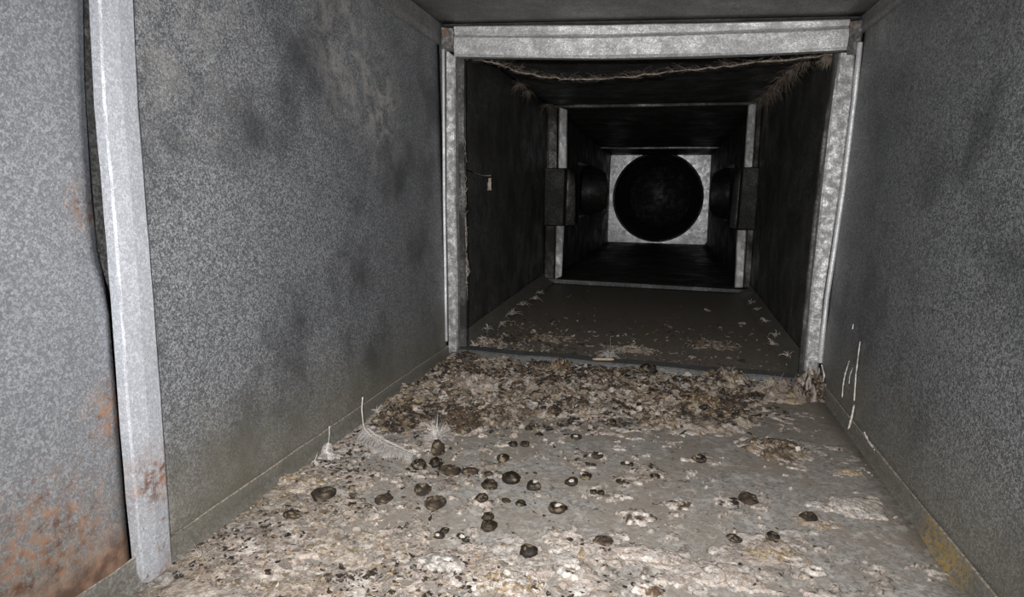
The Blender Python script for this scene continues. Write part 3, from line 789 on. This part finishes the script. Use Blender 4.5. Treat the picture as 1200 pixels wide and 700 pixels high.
def lump_mesh(seed, rx, ry, rz, glaze, c1='dark', c2='brown', c3='beige'):
    V = []; C = []; n, m_ = 11, 16
    for i in range(n):
        th = math.pi*i/(n-1)
        for k in range(m_):
            a = 6.283185*k/m_; s = math.sin(th)
            d = (s*math.cos(a), s*math.sin(a), math.cos(th))
            nz = float(fbm(d[0]*2.1+seed+d[2], d[1]*2.1+d[2]*1.7, seed, 4)); r = .7+.65*nz
            V.append((d[0]*rx*r, d[1]*ry*r, max(0, rz*(.75+d[2]*r))))
            t = float(sstep(.45, .62, nz)); c = (P_[c1]*(1-t)+P_[c2]*(.35 if glaze else .8)*t)*(.5 if c1 in ('dark', 'brown') else 1)
            t = float(sstep(.64, .70, float(fbm(d[0]*4+seed*2, d[1]*4+d[2]*3, seed+3, 3)))); c = c*(1-t)+P_[c3]*.7*t
            C.append(c)
    return mesh('lump', V, grid_faces(n, m_, 0, True), M['dung' if glaze else 'dung_matt'], True, C)
def dropping(px, py, w, style, label, seed, cap=None, hf=.62):
    """py is where it meets the floor, w its width in the picture, cap the side of its white urate smear"""
    p = px_floor(px, py); s = w*px_size(px, py)
    r = root('dropping', label, 'dropping', None, 'dark droppings on the floor', (p.x, p.y, ground(p.x, p.y)-.0008))
    r.rotation_euler.z = random.Random(seed).uniform(0, 6.28)
    if style == 'coil':
        link('coil', coil_mesh(seed, 1.7, s*.31, s*.185, True, .22), r); link('core', lump_mesh(seed+50, s*.15, s*.15, s*.09, True), r)
    elif style == 'brown_coil':
        link('coil', coil_mesh(seed, 2.4, s*.36, s*.135, False, .22), r); link('core', lump_mesh(seed+50, s*.17, s*.17, s*.09, False, 'brown', 'brown', 'beige'), r)
    elif style == 'ring':
        link('coil', coil_mesh(seed, 1.05, s*.36, s*.15, True, .15), r)
    elif style == 'double':
        for q, dx in enumerate((-.24, .24)):
            o = link('coil', coil_mesh(seed+q, 1.2, s*.17, s*.13, True), r); o.location = (s*dx, (-1)**q*s*.08, 0)
    elif style == 'tall':
        link('coil', coil_mesh(seed, 3.2, s*.30, s*.24, False, .42), r); link('core', lump_mesh(seed+9, s*.14, s*.14, s*.5, False), r)
    elif style == 'flat':
        link('mass', lump_mesh(seed, s*.52, s*.42, s*.16, False, 'brown', 'dark', 'beige'), r)
    else:
        link('mass', lump_mesh(seed, s*.5, s*.45, s*.33, True), r)
    if cap:
        c = link('white_cap', lump_mesh(seed+77, s*.18, s*.14, s*.10, False, 'white', 'pale', 'white'), r)
        a = -r.rotation_euler.z + cap
        c.location = (s*.20*math.cos(a), s*.20*math.sin(a), s*.30 if style != 'ring' else s*.1)
        c['label'] = 'chalky white smear'
    return r
S = -math.pi/2
for args in [
    (380, 587, 31, 'brown_coil', 'largest round brown coiled dropping, alone near the left wall', 1, None),
    (343, 609, 22, 'flat', 'flat brown lump nearest the left wall, behind the largest coil', 2, None),
    (450, 587, 24, 'flat', 'greyish brown flat lump between the largest coil and the dark cluster', 3, None),
    (495, 577, 25, 'brown_coil', 'tan streaked coil at the left of the dark cluster', 4, None),
    (510, 593, 29, 'brown_coil', 'broad brown coil at the front left of the dark cluster', 5, None),
    (491, 551, 19, 'lump', 'black lump with a white rag of crust at its foot', 6, S),
    (513, 533, 17, 'tall', 'upright black stack right below the white down tuft', 7, None),
    (511, 546, 17, 'lump', 'black lump at the foot of the upright black stack', 8, None),
    (526, 556, 26, 'flat', 'wide dull brown lump right of the upright stack', 9, None),
    (550, 557, 20, 'flat', 'squarish brown lump in the middle of the cluster row', 10, None),
    (573, 575, 22, 'coil', 'round black coil with a small crumb behind it', 11, None),
    (599, 565, 21, 'lump', 'smooth black dome between two dark coils', 12, None),
    (625, 573, 21, 'coil', 'black coil with a grey hollow, right end of the cluster', 13, 1.2),
    (565, 590, 17, 'coil', 'small glossy coil with brown streaks in front of the black coil', 14, None),
    (610, 592, 16, 'ring', 'small open black ring with a tail at its back', 15, None),
    (593, 588, 13, 'flat', 'small tan lump left of the open black ring', 16, None),
    (653, 599, 27, 'ring', 'widest open oval ring, alone right of the cluster', 17, 1.4),
    (572, 608, 17, 'coil', 'black coil resting behind a brown oval one', 18, None),
    (573, 620, 23, 'coil', 'brown oval coil touching the black coil behind it', 19, None),
    (514, 630, 16, 'coil', 'left front one of the paired droppings, with a cream smear', 20, S),
    (521, 624, 14, 'coil', 'right rear one of the paired droppings, plain black', 21, None),
    (543, 633, 21, 'double', 'black double coil with white pulp, right of the pair', 22, S),
    (620, 651, 22, 'lump', 'nearest single black dropping with a grey face', 23, .8),
    (601, 523, 14, 'coil', 'left one of two touching coils behind the cluster', 24, None),
    (615, 523, 14, 'coil', 'right one of two touching coils behind the cluster', 25, None),
    (589, 540, 17, 'coil', 'shiny domed coil alone just behind the cluster', 26, S),
    (632, 511, 12, 'ring', 'tiny dark ring with a black tail at the edge of the heap', 27, None),
    (620, 504, 12, 'coil', 'dull grey coil at the front edge of the heap', 28, None),
    (675, 515, 15, 'coil', 'glossy black coil farthest back on the bare floor', 29, S),
    (700, 537, 16, 'coil', 'glossy black coil with a white spot on its right', 30, .2),
    (686, 561, 18, 'coil', 'glossy coil with a yellowish spot on its left', 31, 3.4),
    (670, 568, 18, 'coil', 'black coil with pale pulp, left of the yellow-spotted one', 32, S),
    (700, 582, 17, 'double', 'glossy double coil nearest the bare middle floor', 33, None),
    (735, 546, 16, 'double', 'two-part dropping with a grey bead in its front', 34, S),
    (728, 566, 15, 'ring', 'flat tan ring right of the glossy double coil', 35, None),
    (716, 496, 15, 'ring', 'dull ring in the shadow at the foot of the tan clump', 36, None),
    (820, 542, 20, 'ring', 'thin dark crescent with a white bead at its left', 37, 3.1),
    (768, 560, 15, 'ring', 'dark ring with a black spike standing at its back', 38, None),
    (649, 488, 20, 'brown_coil', 'dark coil half sunk in the front of the heap', 39, None),
    (948, 610, 24, 'brown_coil', 'lone brown coil beside the white patch on the right floor', 40, None),
    (860, 636, 17, 'flat', 'dark brown lump above the largest white splat', 41, None),
    (905, 636, 17, 'lump', 'low black lump on the right floor ahead of the brown coil', 42, None),
    (707, 639, 22, 'flat', 'soft flat brown lump between two pale splats', 43, None),
    (666, 634, 13, 'flat', 'small brown lump at the back edge of the frayed splat', 44, None),
    (876, 590, 26, 'flat', 'spiky dark mass over a pale splat on the right floor', 45, None),
    (760, 444, 20, 'lump', 'black lump in the heap close to the threshold', 46, None),
    (888, 465, 18, 'flat', 'flat black lump at the right end of the heap', 47, None),
    (905, 520, 15, 'flat', 'black bit on the back of the lone right clump', 48, None),
    (572, 559, 12, 'flat', 'small black crumb behind the round black coil', 49, None),
    (810, 470, 16, 'flat', 'dark lump between the two tan clumps', 50, None)]:
    dropping(*args[:6], cap=args[6])

# ------------------------------------------------------------------ feathers, down and fluff
def strand_mesh(strands, r=.0004):
    """thin tapering ribbons, crossed so that they have body"""
    V = []; Fc = []
    for pts in strands:
        pts = [Vector(p) for p in pts]; off = len(V); n = len(pts)
        for i, p in enumerate(pts):
            t = (pts[min(i+1, n-1)]-pts[max(i-1, 0)]).normalized(); a = t.cross(Vector((.3, .2, 1))).normalized(); b = t.cross(a)
            rr = r*(1-.75*i/(n-1))
            V += [p+a*rr, p-a*rr*.5+b*rr*.87, p-a*rr*.5-b*rr*.87]
        for i in range(n-1):
            for k in range(3):
                q = (k+1) % 3; Fc.append((off+i*3+k, off+i*3+q, off+i*3+3+q, off+i*3+3+k))
    return V, Fc
def feather(base_pts, vane_from, blen, label, seed, droop=Vector((0, 0, -.3)), side=(1, 1), r=.0011, group=None, nb=120):
    rnd = random.Random(seed); P = [Vector(p) for p in base_pts]
    o = root('feather', label, 'feather', None, group, P[0])
    Q = [p-P[0] for p in P]
    def at(t):
        k = t*(len(Q)-1); i = min(int(k), len(Q)-2); return Q[i].lerp(Q[i+1], k-i)
    pts = [at(i/23) for i in range(24)]
    tube('quill', pts, [r*(1-.75*i/23) for i in range(24)], M['quill'], o, 6)
    S_ = []
    for i in range(nb):
        t = vane_from+(1-vane_from)*i/nb
        p = at(t); tn = (at(min(1, t+.03))-at(t-.03)).normalized()
        nrm = tn.cross(Vector((0, 0, 1))).normalized()
        for sd in (-1, 1):
            L = blen*side[0 if sd < 0 else 1]*(.5+.5*math.sin(math.pi*min(1, .15+i/nb)))*rnd.uniform(.75, 1.1)
            d = (nrm*sd + tn*.9 + Vector((rnd.uniform(-.15, .15), rnd.uniform(-.15, .15), rnd.uniform(-.1, .2)))).normalized()
            S_.append([p, p+d*L*.35+droop*L*.1, p+d*L*.7+droop*L*.3+Vector((0, 0, .001)), p+d*L+droop*L*.55])
    v, f = strand_mesh(S_, .0007)
    link('vane', mesh('vane', v, f, M['vane']), o)
    return o
def tuft(p, size, label, seed, name='down_tuft', up=Vector((0, 0, 1)), n=46, spread=1.0, mat='tuft', group=None, cat='feather', r=.0004, droop=1, quill=False):
    rnd = random.Random(seed); o = root(name, label, cat, None, group, p)
    S_ = []
    for i in range(n):
        d = (up*rnd.uniform(.2, 1.2)+Vector((rnd.gauss(0, .55), rnd.gauss(0, .55), rnd.gauss(0, .3)))*spread).normalized()
        L = size*rnd.uniform(.4, 1.05); b = Vector((rnd.gauss(0, .25), rnd.gauss(0, .25), rnd.gauss(0, .25)))
        g = Vector((0, 0, -.30*L*droop)); S_.append([Vector((0, 0, 0)), d*L*.4, d*L*.75+b*L*.2+g*.4, d*L+b*L*.45+g])
    v, f = strand_mesh(S_, r)
    link('down', mesh('down', v, f, M[mat]), o)
    if quill: tube('quill', [Vector((0, 0, 0)), up*size*.5+Vector((rnd.uniform(-1, 1), 0, 0))*size*.1, up*size*1.1], [r*2.2, r*1.8, r*.8], M['quill'], o, 5)
    return o
# the big curved feather leaning on the left lip
pf = [on_x(425, 466, -.44), on_x(424, 480, -.435), on_z(426, 500, ZF+.012), on_z(434, 510, ZF+.008), on_z(450, 519, ZF+.006), on_z(466, 526, ZF+.006), on_z(484, 533, ZF+.006)]
feather(pf, .36, .034, 'large curved grey feather leaning on the left floor lip', 1, side=(.4, 1.25), r=.0012, nb=200)
p = px_floor(513, 515); tuft(Vector((p.x, p.y, ground(p.x, p.y))), .034, 'white fluffy down tuft standing up in the heap above the black stack', 2, quill=True, n=170, mat='vane', r=.0004)
pf = [on_x(386, 500, -.445), on_x(386, 512, -.44), on_z(383, 530, ZF+.010), on_z(388, 534, ZF+.006), on_z(398, 536, ZF+.006)]
feather(pf, .35, .012, 'thin wiry feather hooked on the left lip, nearer than the large one', 3, r=.0008, nb=60)
pf = [on_z(372, 532, ZF+.02), on_z(369, 540, ZF+.008), on_z(376, 545, ZF+.004), on_z(392, 546, ZF+.004)]
feather(pf, .3, .010, 'small pale feather curl at the foot of the left lip', 4, r=.0007, nb=50)
p = on_y(714, 417, 1.40); tuft(Vector((p.x, p.y, ZF+.002)), .045, 'pale feather with an upright quill just beyond the threshold', 5, quill=True, n=160, mat='vane', spread=1.3, droop=1.8)
p = px_floor(908, 463); tuft(Vector((p.x, p.y, ZF+.003)), .042, 'large pale down heap with a pointed tip at the right end of the threshold', 6, n=420, mat='tuft', spread=.75, r=.0006, droop=.8)
p = px_floor(580, 432); tuft(Vector((p.x, 1.27, ZF+.004)), .030, 'whitish down tuft against the left of the threshold', 7, n=160, mat='vane', spread=1.8, droop=2)
p = px_floor(940, 470); tuft(Vector((p.x, p.y, ZF+.004)), .045, 'dirty down clot in the right corner at the foot of the frame post', 8, n=260, spread=1.9, droop=2.5)
p = px_floor(442, 487); tuft(Vector((p.x, p.y, ground(p.x, p.y))), .016, 'small pair of white down tips between the lip and the brown clump', 9, n=30, mat='vane', spread=1.2)
p = px_floor(237, 660); tuft(Vector((p.x, p.y, ground(p.x, p.y))), .022, 'cream papery scrap at the foot of the left lip nearest the cover strip', 10, n=60, spread=1.4)
# beyond the threshold
lab_l = 'small grey fluff caught along the left edge of the dim floor'
for i, (px, py, s) in enumerate(((556, 402, .05), (566, 392, .03), (572, 380, .045), (588, 374, .035), (600, 363, .05), (613, 352, .05), (627, 345, .04), (634, 338, .04))):
    p = on_z(px, py+4, ZF+.015); x = max(p.x, side_x(-1, p.y, ZF)+.02)
    tuft(Vector((x, p.y, ZF+.01)), s*.75, lab_l, 20+i, n=15, group='fluff along the left edge', r=.0016, spread=1.1, droop=1.6)
lab_r = 'small grey fluff caught along the right edge of the dim floor'
for i, (px, py, s) in enumerate(((926, 412, .05), (922, 390, .045), (905, 398, .03), (899, 372, .04), (888, 358, .04), (880, 350, .04))):
    p = on_z(px, py+4, ZF+.015); x = min(p.x, side_x(1, p.y, ZF)-.02)
    tuft(Vector((x, p.y, ZF+.01)), s*.75, lab_r, 30+i, n=15, group='fluff along the right edge', r=.0016, spread=1.1, droop=1.6)
lab_c = 'wisp of dirty down hanging along the right roof edge beyond the frame'
for i, (px, py, s) in enumerate(((952, 88, .04), (942, 100, .035), (932, 96, .045), (922, 106, .05), (912, 112, .05), (904, 122, .05), (896, 126, .045))):
    x = .30; p = on_x(px, py-6, x); y = min(max(p.y, 1.4), 2.5)
    tuft(Vector((x-.01, y, side_top := .318+.012*(y-1.3))), s, lab_c, 40+i, up=Vector((-.15, 0, -1)), n=60, group='wisps along the right roof edge', r=.0006, spread=1.8, mat='web')
lab_c = 'wisp of dirty down hanging along the left roof edge beyond the frame'
for i, (px, py, s) in enumerate(((605, 108, .04), (616, 116, .04), (638, 122, .05))):
    x = -.47; p = on_x(px, py-6, x); y = min(max(p.y, 1.4), 2.5)
    tuft(Vector((x+.01, y, .325)), s, lab_c, 50+i, up=Vector((.15, 0, -1)), n=50, group='wisps along the left roof edge', r=.0006, spread=1.8, mat='web')
tuft(on_y(972, 66, 1.345), .022, 'tan down clot in the upper right corner of the frame', 60, up=Vector((-.2, 0, -1)), n=160, spread=2, r=.0006, mat='web')
p = on_y(574, 209, 1.55); 
wp = [on_y(546, 198, 1.34), on_y(556, 203, 1.45), on_y(566, 206, 1.52), on_y(575, 206, 1.55)]
o = link('hanging_strand', None); o.location = wp[0]; tag(o, 'dark strand with a pale wisp hanging off the left post', 'cobweb')
tube('strand', [q-wp[0] for q in wp], .0012, M['web'], o)
S_ = [[p-wp[0]+Vector((random.uniform(-.003, .003), 0, 0)), p-wp[0]+Vector((random.uniform(-.005, .005), 0, -.012)), p-wp[0]+Vector((random.uniform(-.006, .006), 0, -.03))] for _ in range(26)]
v, f = strand_mesh(S_, .0012); link('wisp', mesh('wisp', v, f, M['tuft']), o)
# dust along the inner edge of the left post
rnd = random.Random(3); S_ = []
for i in range(160):
    t = rnd.random()**.8; px = 540+4*t+rnd.uniform(-2, 3); py = 165+170*t+rnd.uniform(-20, 20)
    q = on_y(px, py, 1.325); S_.append([q, q+Vector((rnd.uniform(0, .006), -.002, rnd.uniform(-.01, .01))), q+Vector((rnd.uniform(.0, .010), -.002, rnd.uniform(-.03, .01)))])
v, f = strand_mesh(S_, .0010)
tag(link('dusty_fluff', mesh('dusty_fluff', v, f, M['tuft'])), 'grey dusty fluff clinging to the inner edge of the left post', 'fluff', None, 'stuff')
# the sagging dusty cobweb under the header
cw = [(538, 68), (560, 70), (585, 75), (605, 83), (630, 89), (665, 93), (705, 93), (745, 89), (790, 84), (830, 80), (875, 75), (930, 69), (975, 64)]
cp = [on_y(px, py, 1.36+.02*math.sin(i)) for i, (px, py) in enumerate(cw)]
c = root('cobweb', 'long dusty cobweb sagging under the frame header', 'cobweb', None, None, cp[0])
rnd = random.Random(8); fine = []
for i in range(len(cp)-1):
    for s in range(5): fine.append(cp[i].lerp(cp[i+1], s/5)-cp[0]+Vector((0, 0, rnd.uniform(-.0018, .0018))))
fine.append(cp[-1]-cp[0])
tube('strand', fine, [rnd.uniform(.0005, .0022) for _ in fine], M['web'], c, 6)
S_ = []
for i in range(420):
    q = rnd.choice(fine); u = rnd.uniform(.4, 1); S_.append([q, q+Vector((rnd.uniform(-.02, .02), rnd.uniform(-.01, .02), rnd.uniform(-.004, .014))*1)*u if False else q+Vector((rnd.uniform(-.02, .02)*u, rnd.uniform(0, .01), rnd.uniform(-.004, .012)*u)), q+Vector((rnd.uniform(-.04, .04)*u, rnd.uniform(0, .02), rnd.uniform(-.006, .022)*u))])
v, f = strand_mesh(S_, .0005); link('wisps', mesh('wisps', v, f, M['web']), c)
# stick lying on the threshold
a, b = on_y(695, 420, 1.30), on_y(719, 421, 1.30)
o = tube('stick', [Vector((a.x+(b.x-a.x)*t, 1.292+.012*t, zs+.0035)) for t in (0, .25, .5, .75, 1)], [.0022, .003, .0028, .003, .002], M['splinter'])
tag(o, 'short pale stick lying on the threshold below the upright quill', 'stick')

# lime drips down the right wall and its lip
def drip(pts, w, label):
    P = []
    for (px, py) in pts:
        q = on_x(px, py, .31); q = on_x(px, py, side_x(1, q.y, q.z)-.004); P.append(q)
    n = 14; fine = []
    for i in range(n):
        k = i/(n-1)*(len(P)-1); j = min(int(k), len(P)-2); fine.append(P[j].lerp(P[j+1], k-j))
    rnd = random.Random(len(label)); o = tube('lime_drip', fine, [w*.75*rnd.uniform(.5, 1.3) for _ in fine], M['drip'], None, 6)
    tag(o, label, 'drip', 'lime drips on the right wall')
drip([(1008, 400), (1006, 415), (1003, 440), (1001, 470)], .0014, 'longest white drip on the right wall by the frame')
drip([(995, 424), (990, 440), (988, 452), (987, 466)], .0014, 'white drip next to the longest one, reaching the lip')
drip([(999, 432), (996, 440), (995, 450)], .0009, 'short broken white drip between the two longest ones')
drip([(999, 386), (1000, 380)], .0012, 'lone white fleck high above the drips on the right wall')
drip([(963, 428), (966, 440), (964, 452), (966, 462)], .0024, 'pale drip at the foot of the right post')
drip([(1001, 475), (998, 490), (994, 505)], .0022, 'white run down the right lip below the longest drip')
drip([(1013, 507), (1018, 518), (1025, 527)], .0024, 'white scab on the right lip, nearest of the drips')

print('objects', len(bpy.data.objects), 'tris', sum(len(p.vertices)-2 for me in bpy.data.meshes for p in me.polygons))
